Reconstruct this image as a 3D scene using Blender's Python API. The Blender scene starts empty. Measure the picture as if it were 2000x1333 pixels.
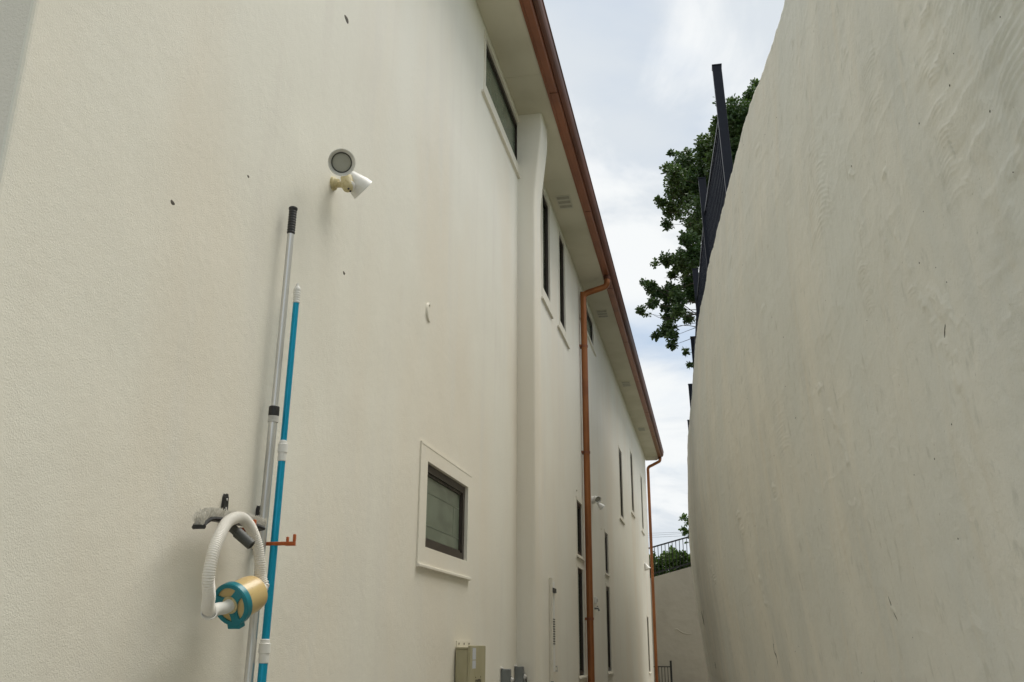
import bpy, math, random
import numpy as np
from mathutils import Vector, Matrix
random.seed(7); rng = np.random.default_rng(7)
S = bpy.context.scene
COL = S.collection
R = math.radians
# ------------------------------------------------------------------ camera
cd = bpy.data.cameras.new('camera'); cam = bpy.data.objects.new('camera', cd); COL.objects.link(cam)
cd.sensor_width = 36.0; cd.lens = 36.0*1800/2000; cd.clip_start = .05; cd.clip_end = 2000
Mx = Matrix(((0.978678, 0.060214, 0.196375), (0.205346, -0.308792, -0.928698), (0.004719, 0.949222, -0.314573)))
cam.matrix_world = Matrix.Translation((0, 0, 1.6)) @ Mx.to_4x4()
S.camera = cam
# ------------------------------------------------------------------ sky, sun, exposure
SUN_EL, SUN_AZ = R(70), R(38)          # azimuth measured from +Y towards +X
w = bpy.data.worlds.new('World'); S.world = w; w.use_nodes = True
nt = w.node_tree; N = nt.nodes; L = nt.links; N.clear()
def nd(N, t, **k):
    n = N.new(t)
    for a, b in k.items(): setattr(n, a, b)
    return n
out = nd(N, 'ShaderNodeOutputWorld'); bg = nd(N, 'ShaderNodeBackground'); bg.inputs[1].default_value = .056
sky = nd(N, 'ShaderNodeTexSky', sky_type='NISHITA', sun_disc=False, sun_elevation=SUN_EL, sun_rotation=SUN_AZ)
sky.air_density = 1.0; sky.dust_density = 1.2
tc = nd(N, 'ShaderNodeTexCoord'); sp = nd(N, 'ShaderNodeSeparateXYZ'); L.new(tc.outputs['Generated'], sp.inputs[0])
ab = nd(N, 'ShaderNodeMath', operation='ABSOLUTE'); L.new(sp.outputs[2], ab.inputs[0])
ad = nd(N, 'ShaderNodeMath', operation='ADD'); L.new(ab.outputs[0], ad.inputs[0]); ad.inputs[1].default_value = .22
dx = nd(N, 'ShaderNodeMath', operation='DIVIDE'); L.new(sp.outputs[0], dx.inputs[0]); L.new(ad.outputs[0], dx.inputs[1])
dy = nd(N, 'ShaderNodeMath', operation='DIVIDE'); L.new(sp.outputs[1], dy.inputs[0]); L.new(ad.outputs[0], dy.inputs[1])
cb = nd(N, 'ShaderNodeCombineXYZ'); L.new(dx.outputs[0], cb.inputs[0]); L.new(dy.outputs[0], cb.inputs[1]); cb.inputs[2].default_value = 1.7
def cloud(scale, lo, hi, det, rough, dist):
    n = nd(N, 'ShaderNodeTexNoise'); L.new(cb.outputs[0], n.inputs['Vector'])
    n.inputs['Scale'].default_value = scale; n.inputs['Detail'].default_value = det
    n.inputs['Roughness'].default_value = rough; n.inputs['Distortion'].default_value = dist
    m = nd(N, 'ShaderNodeMapRange', interpolation_type='SMOOTHSTEP'); L.new(n.outputs[0], m.inputs[0])
    m.inputs[1].default_value = lo; m.inputs[2].default_value = hi
    return m
c1 = cloud(1.5, .24, .52, 7, .5, .25)      # the cloud sheet and its thin places
c2 = cloud(2.8, .40, .60, 7, .56, .5)        # lighter and greyer parts of the sheet
wc = nd(N, 'ShaderNodeMix', data_type='RGBA'); L.new(c2.outputs[0], wc.inputs[0])
wc.inputs[6].default_value = (4.9, 5.25, 5.6, 1); wc.inputs[7].default_value = (6.3, 6.45, 6.5, 1)
skyb = nd(N, 'ShaderNodeMix', data_type='RGBA'); skyb.inputs[0].default_value = .45
L.new(sky.outputs[0], skyb.inputs[6]); skyb.inputs[7].default_value = (3.2, 4.15, 5.1, 1)
mx = nd(N, 'ShaderNodeMix', data_type='RGBA'); L.new(c1.outputs[0], mx.inputs[0])
L.new(skyb.outputs[2], mx.inputs[6]); L.new(wc.outputs[2], mx.inputs[7])
L.new(mx.outputs[2], bg.inputs[0]); L.new(bg.outputs[0], out.inputs[0])
sd = bpy.data.lights.new('sun', 'SUN'); sd.energy = 1.5; sd.angle = R(50); sd.color = (1, .96, .88)
so = bpy.data.objects.new('sun', sd); COL.objects.link(so); so.location = (10, 20, 30)
dirv = Vector((math.sin(SUN_AZ)*math.cos(SUN_EL), math.cos(SUN_AZ)*math.cos(SUN_EL), math.sin(SUN_EL)))
so.rotation_euler = dirv.to_track_quat('Z', 'Y').to_euler()
S.view_settings.view_transform = 'Standard'; S.view_settings.look = 'None'
S.view_settings.exposure = 1.41; S.view_settings.gamma = 1; S.view_settings.use_curve_mapping = False

# ------------------------------------------------------------------ materials
def mat(name, col, rough=.6, metal=0, spec=.5, bump=(), mott=None, extra=None):
    """bump: list of (scale, distance, detail); mott: (scale, colour2, lo, hi, (sx,sy,sz))"""
    m = bpy.data.materials.new(name); m.use_nodes = True
    n = m.node_tree.nodes; l = m.node_tree.links
    b = n['Principled BSDF']; b.inputs['Base Color'].default_value = (*col, 1)
    b.inputs['Roughness'].default_value = rough; b.inputs['Metallic'].default_value = metal
    b.inputs['Specular IOR Level'].default_value = spec
    t = nd(n, 'ShaderNodeTexCoord'); prev = None; last = None
    for (sc, dist, det) in bump:
        x = nd(n, 'ShaderNodeTexNoise'); l.new(t.outputs['Object'], x.inputs[0]); x.inputs['Scale'].default_value = sc
        x.inputs['Detail'].default_value = det
        bp = nd(n, 'ShaderNodeBump'); bp.inputs['Distance'].default_value = dist; bp.inputs['Strength'].default_value = 1
        l.new(x.outputs[0], bp.inputs['Height'])
        if prev: l.new(prev.outputs[0], bp.inputs['Normal'])
        prev = bp
    if prev: l.new(prev.outputs[0], b.inputs['Normal'])
    if mott:
        for (sc, c2, lo, hi, sv) in mott:
            mp = nd(n, 'ShaderNodeMapping'); l.new(t.outputs['Object'], mp.inputs[0]); mp.inputs['Scale'].default_value = sv
            x = nd(n, 'ShaderNodeTexNoise'); l.new(mp.outputs[0], x.inputs[0]); x.inputs['Scale'].default_value = sc; x.inputs['Detail'].default_value = 5
            r = nd(n, 'ShaderNodeMapRange', interpolation_type='SMOOTHSTEP'); l.new(x.outputs[0], r.inputs[0]); r.inputs[1].default_value = lo; r.inputs[2].default_value = hi
            q = nd(n, 'ShaderNodeMix', data_type='RGBA'); l.new(r.outputs[0], q.inputs[0])
            if last: l.new(last.outputs[2], q.inputs[6])
            else: q.inputs[6].default_value = (*col, 1)
            q.inputs[7].default_value = (*c2, 1); last = q
        l.new(last.outputs[2], b.inputs['Base Color'])
    return m
M = {}
M['stucco'] = mat('stucco', (.79, .768, .68), .85, spec=.25, bump=[(1.3, .015, 2), (420, .0007, 3), (200, .0010, 3), (26, .0012, 3)],
    mott=[(1.1, (.77, .72, .615), .4, .7, (1, 1, .35)), (5, (.755, .725, .645), .5, .75, (1, 1, .12)), (2.0, (.745, .71, .625), .62, .8, (1, 1, .5))])
M['stucco_end'] = mat('stucco_end', (.76, .71, .62), .85, spec=.25, bump=[(300, .0012, 3), (130, .0016, 2)], mott=[(3, (.69, .65, .57), .4, .7, (1, 1, .3))])
M['trim'] = mat('trim', (.76, .72, .62), .75, spec=.3, bump=[(60, .001, 3), (8, .004, 2)], mott=[(9, (.68, .64, .54), .5, .75, (1, 1, .4))])
M['render'] = mat('render', (.81, .785, .70), .78, spec=.3, bump=[(420, .0012, 3), (110, .0012, 4), (42, .0022, 5), (14, .002, 4)],
    mott=[(2.6, (.71, .705, .645), .38, .70, (1, 1, .28)), (9, (.77, .735, .64), .50, .78, (1, 1, .14)), (1.2, (.75, .75, .69), .42, .66, (1, 1, .6)), (20, (.66, .65, .58), .57, .76, (1, 1, .5)), (60, (.56, .54, .47), .69, .78, (1, 1, .9)), (150, (.62, .60, .52), .66, .76, (1, 1, 1))])
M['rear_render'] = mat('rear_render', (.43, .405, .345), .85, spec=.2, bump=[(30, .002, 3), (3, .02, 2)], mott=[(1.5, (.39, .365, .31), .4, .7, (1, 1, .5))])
M['soffit'] = mat('soffit', (.60, .56, .45), .7, spec=.3, bump=[(20, .0006, 2)], mott=[(2, (.54, .50, .39), .4, .7, (1, 1, 1))])
M['copper'] = mat('copper', (.28, .098, .045), .42, .3, mott=[(3, (.22, .078, .038), .4, .7, (1, 1, 1)), (30, (.24, .09, .045), .6, .8, (1, 1, .2))], bump=[(25, .0006, 2)])
M['copper_dark'] = mat('copper_dark', (.13, .046, .025), .6, 0, .3, mott=[(6, (.075, .028, .016), .4, .7, (1, .2, 1))])
M['pipe'] = mat('pipe', (.33, .12, .038), .33, .4, mott=[(5, (.22, .075, .027), .45, .75, (1, 1, .4)), (40, (.22, .09, .05), .66, .8, (1, 1, 1))], bump=[(18, .0005, 2)])
M['frame'] = mat('frame', (.050, .038, .030), .45, .3, mott=[(20, (.038, .03, .025), .4, .7, (1, 1, 1))])
M['blind'] = mat('blind', (.19, .225, .165), .8, mott=[(6, (.155, .185, .135), .4, .7, (1, 1, .4))])
M['white'] = mat('white', (.78, .77, .73), .4, mott=[(40, (.70, .68, .62), .5, .8, (1, 1, 1))])
M['hose'] = mat('hose', (.82, .79, .73), .42, mott=[(14, (.74, .69, .60), .5, .8, (1, 1, 1))])
M['yellowed'] = mat('yellowed', (.58, .50, .28), .5, mott=[(60, (.42, .34, .16), .5, .75, (1, 1, 1))])
M['amber'] = mat('amber', (.62, .46, .20), .3, mott=[(12, (.62, .44, .20), .4, .7, (1, 1, 1)), (60, (.42, .26, .08), .62, .8, (1, 1, 1))])
M['teal'] = mat('teal', (.004, .19, .24), .35, mott=[(30, (.01, .19, .22), .5, .8, (1, 1, 1))])
M['blue'] = mat('blue', (.0, .31, .50), .28, .35, mott=[(20, (.0, .25, .42), .5, .8, (1, 1, .1))])
M['alu'] = mat('alu', (.68, .68, .67), .32, .8, mott=[(12, (.48, .48, .47), .45, .75, (1, 1, .2)), (70, (.62, .62, .60), .6, .75, (1, 1, .3))], bump=[(90, .0003, 3)])
M['black'] = mat('black', (.018, .018, .018), .45, mott=[(50, (.035, .033, .03), .5, .8, (1, 1, 1))])
M['dgrey'] = mat('dgrey', (.065, .068, .062), .55, mott=[(50, (.09, .09, .08), .5, .8, (1, 1, 1))])
M['lgrey'] = mat('lgrey', (.52, .51, .48), .5, mott=[(30, (.42, .41, .38), .5, .8, (1, 1, 1))])
M['orange'] = mat('orange', (.42, .095, .018), .45, mott=[(30, (.34, .08, .02), .5, .8, (1, 1, 1))])
M['navy'] = mat('navy', (.005, .007, .015), .45, 0, .25, mott=[(14, (.008, .011, .021), .5, .8, (1, 1, 1))])
M['iron'] = mat('iron', (.014, .016, .018), .5, mott=[(30, (.03, .025, .02), .6, .8, (1, 1, 1))])
M['cabinet'] = mat('cabinet', (.42, .385, .245), .45, mott=[(8, (.37, .335, .20), .4, .7, (1, 1, .4))])
M['meter'] = mat('meter', (.19, .205, .20), .5, mott=[(20, (.15, .16, .155), .4, .7, (1, 1, .5))])
M['lens'] = mat('lens', (.40, .40, .35), .25, mott=[(20, (.37, .37, .32), .4, .7, (1, 1, 1))])
M['bristle'] = mat('bristle', (.80, .77, .70), .8, mott=[(140, (.70, .68, .62), .5, .7, (1, 1, 1))])
M['screenbar'] = mat('screenbar', (.14, .165, .125), .7, mott=[(6, (.12, .14, .10), .4, .7, (1, 1, 1))])
M['vent'] = mat('vent', (.52, .49, .40), .6, mott=[(20, (.47, .44, .36), .4, .7, (1, 1, 1))]); M['louvre'] = mat('louvre', (.33, .31, .25), .6, mott=[(20, (.29, .27, .22), .4, .7, (1, 1, 1))])
M['ink'] = mat('ink', (.04, .03, .02), .6, mott=[(80, (.07, .05, .03), .5, .8, (1, 1, 1))])
M['sticker'] = mat('sticker', (.60, .62, .66), .4, mott=[(160, (.35, .40, .46), .5, .7, (1, 1, 3))])
M['concrete'] = mat('concrete', (.30, .28, .245), .85, bump=[(40, .003, 4)], mott=[(2, (.28, .26, .23), .4, .7, (1, 1, 1))])
M['grass'] = mat('grass', (.06, .09, .03), .9, bump=[(30, .03, 4)], mott=[(3, (.09, .10, .04), .4, .7, (1, 1, 1))])
M['bark'] = mat('bark', (.085, .065, .048), .9, bump=[(30, .01, 4)], mott=[(8, (.055, .042, .03), .4, .7, (1, 1, .3))])
M['roof'] = mat('roof', (.10, .05, .035), .8, bump=[(20, .004, 3)], mott=[(4, (.08, .04, .03), .4, .7, (1, 1, 1))])
M['mud'] = mat('mud', (.09, .08, .065), .9, mott=[(400, (.12, .10, .08), .4, .7, (1, 1, 1))])
M['wire'] = mat('wire', (.16, .17, .18), .6, mott=[(3, (.12, .12, .12), .4, .7, (1, 1, 1))])
def leafmat(name, a, b_, c):
    m = mat(name, a, .45, spec=.4, mott=[(1.8, b_, .4, .62, (1, 1, 1)), (14, c, .5, .72, (1, 1, 1))])
    n = m.node_tree.nodes; l = m.node_tree.links
    tr = nd(n, 'ShaderNodeBsdfTranslucent'); tr.inputs[0].default_value = (b_[0]*1.2, b_[1]*1.4, b_[2]*.6, 1)
    mixs = nd(n, 'ShaderNodeMixShader'); mixs.inputs[0].default_value = .16
    o = n['Material Output']; l.new(n['Principled BSDF'].outputs[0], mixs.inputs[1]); l.new(tr.outputs[0], mixs.inputs[2]); l.new(mixs.outputs[0], o.inputs[0])
    return m
M['leaf'] = leafmat('leaf', (.05, .095, .035), (.10, .155, .05), (.032, .068, .03))
M['hedge'] = leafmat('hedge', (.055, .105, .02), (.10, .17, .03), (.035, .075, .016))
# glass: tinted, see-through at normal, reflecting at grazing
def glassmat():
    m = bpy.data.materials.new('glass'); m.use_nodes = True; n = m.node_tree.nodes; l = m.node_tree.links
    n.remove(n['Principled BSDF']); o = n['Material Output']
    tr = nd(n, 'ShaderNodeBsdfTransparent'); tr.inputs[0].default_value = (.80, .88, .76, 1)
    gl = nd(n, 'ShaderNodeBsdfGlossy'); gl.inputs['Roughness'].default_value = .03; gl.inputs[0].default_value = (.85, .92, .85, 1)
    fr = nd(n, 'ShaderNodeFresnel'); fr.inputs[0].default_value = 1.5
    t = nd(n, 'ShaderNodeTexCoord'); x = nd(n, 'ShaderNodeTexNoise'); l.new(t.outputs['Object'], x.inputs[0]); x.inputs['Scale'].default_value = 2.2
    bp = nd(n, 'ShaderNodeBump'); bp.inputs['Distance'].default_value = .004; l.new(x.outputs[0], bp.inputs['Height']); l.new(bp.outputs[0], gl.inputs['Normal'])
    mxs = nd(n, 'ShaderNodeMixShader'); l.new(fr.outputs[0], mxs.inputs[0]); l.new(tr.outputs[0], mxs.inputs[1]); l.new(gl.outputs[0], mxs.inputs[2]); l.new(mxs.outputs[0], o.inputs[0])
    return m
M['glass'] = glassmat()
M['frosted'] = mat('frosted', (.135, .165, .12), .22, spec=.6, mott=[(7, (.165, .20, .15), .35, .7, (1, .5, 1)), (3, (.105, .13, .095), .5, .75, (1, 1, 2))], bump=[(3, .002, 2)])

# ------------------------------------------------------------------ mesh helpers
class MB:
    def __init__(s): s.v = []; s.f = []
    def add(s, v, f):
        o = len(s.v); s.v += [tuple(p) for p in v]; s.f += [tuple(i+o for i in q) for q in f]; return s
    def box(s, x0, x1, y0, y1, z0, z1):
        v = [(x, y, z) for x in (x0, x1) for y in (y0, y1) for z in (z0, z1)]
        return s.add(v, [(0,1,3,2), (4,6,7,5), (0,4,5,1), (2,3,7,6), (0,2,6,4), (1,5,7,3)])
    def obox(s, c, ax, ay, az):                      # centre and three half-vectors
        c, ax, ay, az = map(Vector, (c, ax, ay, az))
        v = [c+i*ax+j*ay+k*az for i in (-1,1) for j in (-1,1) for k in (-1,1)]
        return s.add(v, [(0,1,3,2), (4,6,7,5), (0,4,5,1), (2,3,7,6), (0,2,6,4), (1,5,7,3)])
    def tube(s, pts, rad, n=14, cap=True):
        P = [Vector(p) for p in pts]; rad = rad if hasattr(rad, '__len__') else [rad]*len(P)
        T = [(P[min(i+1, len(P)-1)]-P[max(i-1, 0)]).normalized() for i in range(len(P))]
        u = T[0].orthogonal().normalized(); V = []
        for i, p in enumerate(P):
            u = (u - T[i]*u.dot(T[i])).normalized(); q = T[i].cross(u)
            V += [p + rad[i]*(math.cos(a)*u + math.sin(a)*q) for a in [2*math.pi*k/n for k in range(n)]]
        F = [(i*n+k, i*n+(k+1)%n, (i+1)*n+(k+1)%n, (i+1)*n+k) for i in range(len(P)-1) for k in range(n)]
        if cap: F += [tuple(reversed(range(n))), tuple(range((len(P)-1)*n, len(P)*n))]
        return s.add(V, F)
    def lathe(s, o, d, prof, n=28, cap=True):        # prof: (distance along d, radius)
        o, d = Vector(o), Vector(d).normalized(); u = d.orthogonal().normalized(); q = d.cross(u); V = []
        for h, r in prof: V += [o + d*h + r*(math.cos(a)*u + math.sin(a)*q) for a in [2*math.pi*k/n for k in range(n)]]
        F = [(i*n+k, i*n+(k+1)%n, (i+1)*n+(k+1)%n, (i+1)*n+k) for i in range(len(prof)-1) for k in range(n)]
        if cap: F += [tuple(reversed(range(n))), tuple(range((len(prof)-1)*n, len(prof)*n))]
        return s.add(V, F)
    def sweep(s, prof, a, b):                         # closed profile of (x,z) swept along y
        n = len(prof); V = [(x, a, z) for x, z in prof] + [(x, b, z) for x, z in prof]
        return s.add(V, [(k, (k+1)%n, n+(k+1)%n, n+k) for k in range(n)] + [tuple(reversed(range(n))), tuple(range(n, 2*n))])
    def build(s, name, m, parent=None, smooth=False, bevel=0, angle=40):
        me = bpy.data.meshes.new(name); me.from_pydata(s.v, [], s.f); me.update()
        return place(name, me, m, parent, smooth, bevel, angle)
def place(name, me, m, parent=None, smooth=False, bevel=0, angle=40):
    o = bpy.data.objects.new(name, me); COL.objects.link(o)
    if m: me.materials.append(M[m])
    if smooth:
        me.shade_smooth(); me.set_sharp_from_angle(angle=R(angle))
    if bevel:
        b = o.modifiers.new('bevel', 'BEVEL'); b.width = bevel; b.segments = 2; b.limit_method = 'ANGLE'; b.angle_limit = R(35)
    if parent: attach(o, parent)
    return o
def attach(o, parent):
    o.parent = parent; o.matrix_parent_inverse = Matrix.Translation(-root_loc(parent))
def root_loc(p):
    v = Vector(p.location)
    return v
def thing(name, loc, label, cat, group=None):
    o = bpy.data.objects.new(name, None); COL.objects.link(o); o.location = loc; o.empty_display_size = .1
    return tag(o, label, cat, group)
def tag(o, label, cat, group=None):
    o['label'] = label; o['category'] = cat
    if group: o['group'] = group
    return o
def spline(P, n):
    P = [Vector(p) for p in P]; out = []
    for i in range(len(P)-1):
        a, b, c, d = P[max(i-1, 0)], P[i], P[i+1], P[min(i+2, len(P)-1)]
        for k in range(n):
            t = k/n; out.append(.5*((2*b)+(c-a)*t+(2*a-5*b+4*c-d)*t*t+(3*b-a-3*c+d)*t**3))
    return out+[P[-1]]

# ------------------------------------------------------------------ ground
o = MB().add([(-60, -40, 0), (60, -40, 0), (60, 90, 0), (-60, 90, 0)], [(0, 1, 2, 3)]).build('ground', 'grass'); o['kind'] = 'structure'
o = MB().box(-1.46, 9, -6, 25.0, -.05, .012).build('concrete_path', 'concrete'); o['kind'] = 'structure'

# ------------------------------------------------------------------ house
FX = -1.5; Y0, Y1, ZS = 1.575, 23.84, 6.285
house = thing('house', (FX, 12, 0), 'long two storey cream stucco house with copper gutter on the left of the passage', 'house')
WIN = [ # y0,y1,z0,z1, sill y0,y1, sill z, band
 (4.83, 5.72, 2.105, 2.567, 4.705, 5.80, 2.005, .10),
 (6.03, 7.37, 5.765, 6.205, 5.91, 7.475, 5.645, .05),
 (8.58, 9.02, 5.06, 6.185, 8.50, 9.13, 4.93, .05),
 (9.685, 10.11, 5.09, 6.205, 9.50, 10.33, 4.97, .05),
 (11.50, 12.91, 5.80, 6.165, 11.42, 13.10, 5.73, .05),
 (16.43, 16.93, 3.80, 5.02, 16.20, 17.05, 3.73, .04),
 (18.99, 19.46, 4.25, 5.47, 18.75, 19.56, 4.17, .04),
 (21.80, 22.20, 4.23, 5.45, 21.5, 22.35, 4.13, .04),
 (10.79, 11.27, 2.62, 3.245, 10.72, 11.35, 2.59, .04),
 (13.72, 14.15, 2.625, 3.21, 13.68, 14.2, 2.60, .04),
 (10.77, 11.27, 1.29, 2.47, 10.76, 11.45, 1.27, .04),
 (13.70, 14.20, 1.27, 2.44, 13.68, 14.35, 1.24, .04),
 (22.12, 22.56, 1.07, 2.26, 22.1, 22.75, 1.04, .03)]
REV = .012
def facade():
    ys = sorted({Y0, Y1} | {w_[0] for w_ in WIN} | {w_[1] for w_ in WIN}); zs = sorted({-.05, ZS+.05} | {w_[2] for w_ in WIN} | {w_[3] for w_ in WIN})
    mb = MB(); idx = {}
    def vid(y, z, x=FX):
        k = (round(x, 4), round(y, 4), round(z, 4))
        if k not in idx: idx[k] = len(mb.v); mb.v.append((x, y, z))
        return idx[k]
    for i in range(len(ys)-1):
        for j in range(len(zs)-1):
            cy, cz = (ys[i]+ys[i+1])/2, (zs[j]+zs[j+1])/2
            if any(a < cy < b and c < cz < d for a, b, c, d, *_ in WIN): continue
            mb.f.append((vid(ys[i], zs[j]), vid(ys[i+1], zs[j]), vid(ys[i+1], zs[j+1]), vid(ys[i], zs[j+1])))
    for a, b, c, d, *_ in WIN:                        # reveals
        q = [(a, c), (b, c), (b, d), (a, d)]
        for k in range(4):
            p, r_ = q[k], q[(k+1) % 4]
            mb.f.append((vid(*p), vid(*p, FX-REV-.05), vid(*r_, FX-REV-.05), vid(*r_)))
    # rounded external corner and the end of the house
    xs = [(FX-.012*(1-math.cos(t))-0, Y0-.012*math.sin(t)) for t in [R(a) for a in (0, 30, 60, 90)]]
    for k in range(3):
        mb.f.append((vid(xs[k+1][1], -.05, xs[k+1][0]), vid(xs[k][1], -.05, xs[k][0]), vid(xs[k][1], ZS+.05, xs[k][0]), vid(xs[k+1][1], ZS+.05, xs[k+1][0])))
    return mb
facade().build('wall', 'stucco', house)
e = MB().box(-9, FX-.0122, Y0-.0115, Y0+.2, -.05, ZS+.05).build('end_wall', 'stucco_end', house)
MB().box(-9, FX-.002, Y1-.2, Y1-.001, -.05, ZS+.05).add([], []).build('far_wall', 'stucco', house)
MB().box(-9.2, -9, Y0, Y1, -.05, ZS+.05).build('back_wall', 'stucco', house)
MB().box(-9, FX-.6, Y0+.2, Y1-.2, 2.9, 3.0).build('floor_slab', 'trim', house)
# pier with its flared head
def pier():
    prof = [(-.05, .15), (5.30, .15), (5.5, .156), (5.7, .178), (5.88, .198), (6.02, .215), (6.14, .222), (ZS, .22)]
    mb = MB(); ya, yb = 7.32, 7.64; n = len(prof)
    cs = .02
    ring = lambda z, p: [(FX-.01, ya, z), (FX+p-cs, ya, z), (FX+p-cs*.3, ya+cs*.3, z), (FX+p, ya+cs, z), (FX+p, yb-cs, z), (FX+p-cs*.3, yb-cs*.3, z), (FX+p-cs, yb, z), (FX-.01, yb, z)]
    for z, p in prof: mb.v += ring(z, p)
    for i in range(n-1):
        for k in range(7): mb.f.append((i*8+k, i*8+k+1, (i+1)*8+k+1, (i+1)*8+k))
    return mb
pier().build('pier', 'stucco', house, smooth=True, angle=50)
# soffit panels
js = [1.25, 2.95, 4.85, 6.72, 8.62, 10.95, 13.0, 15.1, 17.2, 19.3, 21.4, 23.93]
for a, b in zip(js, js[1:]):
    MB().box(FX+.002, -1.172, a+.002, b-.002, ZS, ZS+.012).build('soffit_panel', 'soffit', house)
MB().box(FX+.002, -1.172, 1.25, 23.93, ZS+.02, ZS+.16).build('soffit_backing', 'frame', house)
for zz, t in ((ZS-.035, .02), (ZS-.075, .035)): MB().box(FX+.003, -1.19, 23.94, 23.94+t, zz, zz+.04).build('barge_board', 'trim', house)
MB().box(-9.2, -1.12, 23.93, 24.0, ZS-.05, ZS+.1).build('barge_board', 'trim', house)
# roof sheet
mb = MB(); mb.add([(-1.15, 1.2, 6.43), (-1.15, 24, 6.43), (-5.3, 24, 8.2), (-5.3, 1.2, 8.2), (-9.5, 24, 6.43), (-9.5, 1.2, 6.43),
   (-1.15, 1.2, 6.47), (-1.15, 24, 6.47), (-5.3, 24, 8.24), (-5.3, 1.2, 8.24), (-9.5, 24, 6.47), (-9.5, 1.2, 6.47)],
   [(0,1,2,3), (3,2,4,5), (6,9,8,7), (9,11,10,8), (0,6,7,1), (5,4,10,11), (0,3,9,6), (3,5,11,9), (1,7,8,2), (2,8,10,4)])
mb.build('roof', 'roof', house)
for yy in (1.6, 23.8): MB().add([(-9.2, yy, 6.33), (FX, yy, 6.33), (-5.3, yy, 8.15), (-9.2, yy+.03, 6.33), (FX, yy+.03, 6.33), (-5.3, yy+.03, 8.15)], [(0,1,2), (5,4,3), (0,3,4,1), (1,4,5,2), (2,5,3,0)]).build('gable', 'stucco', house)
# fascia + quad gutter
MB().sweep([(-1.172, ZS-.012), (-1.150, ZS-.016), (-1.150, 6.43), (-1.172, 6.43)], 1.2, 23.95).build('fascia', 'copper', house)
g = [(-1.1495, ZS-.010), (-1.092, ZS-.012), (-1.084, ZS-.002), (-1.078, ZS+.012), (-1.070, ZS+.004), (-1.058, ZS+.010), (-1.040, ZS+.028), (-1.030, ZS+.055), (-1.026, ZS+.09), (-1.026, ZS+.115), (-1.018, ZS+.120), (-1.018, ZS+.130), (-1.032, ZS+.130), (-1.034, ZS+.10), (-1.1495, ZS+.10)]
gut = MB().sweep(g[:4]+[(-1.0785, ZS+.05), (-1.1495, ZS+.05)], 1.18, 23.97).build('gutter', 'copper', house)
MB().sweep([(-1.0780, ZS+.0119)]+g[4:13]+[(-1.034, ZS+.101), (-1.0780, ZS+.101)], 1.181, 23.969).build('gutter_front', 'copper_dark', gut)
for yy in np.arange(2.2, 23.5, 2.4): MB().box(-1.15, -1.0785, yy, yy+.012, ZS-.0135, ZS-.0105).build('gutter_joint', 'copper_dark', gut)
# soffit vents
for yy in (9.14, 12.83, 16.75, 20.6):
    v = MB().box(-1.425, -1.265, yy-.16, yy+.16, ZS-.006, ZS-.0005).build('soffit_vent', 'vent', house)
    for k in range(3):
        y_ = yy-.11+k*.105; MB().box(-1.412, -1.278, y_-.03, y_+.03, ZS-.008, ZS-.0062).build('louvre', 'louvre', v)
# windows
def window(i, a, b, c, d, sa, sb, sz, band):
    fw = .045 if i == 0 else .038
    xf = FX-REV; xb = FX-REV-.07
    mb = MB(); mb.box(xb, xf, a+.001, a+fw, c+.001, d-.001); mb.box(xb, xf, b-fw, b-.001, c+.001, d-.001)
    mb.box(xb, xf, a+fw, b-fw, c+.001, c+fw); mb.box(xb, xf, a+fw, b-fw, d-fw, d-.001)
    fo = .014                                         # sash inside the frame
    mb.box(xb, xf-.010, a+fw, a+fw+fo, c+fw, d-fw); mb.box(xb, xf-.010, b-fw-fo, b-fw, c+fw, d-fw)
    mb.box(xb, xf-.010, a+fw+fo, b-fw-fo, c+fw, c+fw+fo); mb.box(xb, xf-.010, a+fw+fo, b-fw-fo, d-fw-fo, d-fw)
    f = mb.build('window', 'frame', house)
    xp = FX-REV-.020
    MB().box(xp-.004, xp, a+fw+fo-.002, b-fw-fo+.002, c+fw+fo-.002, d-fw-fo+.002).build('pane', 'frosted' if i in (0, 1, 4) else 'glass', f)
    MB().box(xp-.040, xp-.035, a+.01, b-.01, c+.01, d-.01).build('blind', 'blind', f)
    if i == 0:
        q = MB(); q.box(xp+.0002, xp+.0012, a+.062, b-.062, c+.13, c+.136); q.box(xp+.0002, xp+.0012, a+.062, b-.062, d-.15, d-.145); q.box(xp+.0002, xp+.0012, b-.20, b-.195, c+.137, d-.151)
        q.build('blind_rail', 'screenbar', f)
    if band:                                          # raised plaster band round the opening
        t = .009 if i == 0 else .006; s = MB(); hi = min(d+band*.9, ZS-.004); lo = sz+.006
        s.box(FX-.002, FX+t, sa if i == 0 else a-band, a-.0005, lo, hi); s.box(FX-.002, FX+t, b+.0005, sb if i == 0 else b+band*.85, lo, hi)
        if hi > d+.01: s.box(FX-.002, FX+t, a-.0005, b+.0005, d+.0005, hi)
        s.box(FX-.002, FX+t, a-.0005, b+.0005, lo, c-.0005)
        if i == 0:
            s.box(FX+t-.001, FX+t+.0015, sa, sb, hi-.012, hi-.001)
        s.build('surround', 'trim' if i else 'stucco', f)
    p = .024 if i else .020
    s = MB(); zt = c-.031 if i < 8 else c-.0005
    if i >= 8: s.box(FX-.03, FX+.02, sa, sb, sz-.012, sz+.01)
    else: s.sweep([(FX-.002, sz-.014), (FX+p, sz-.012), (FX+p, sz+.004), (FX-.002, sz+.0055)] if i == 0 else [(FX-.002, sz-.02), (FX+p, sz-.018), (FX+p, sz+.003), (FX-.002, sz+.0055)], sa, sb)
    s.build('sill', 'trim' if i else 'stucco', f, bevel=.003)
    return f
for i, w_ in enumerate(WIN): window(i, *w_)
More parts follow.
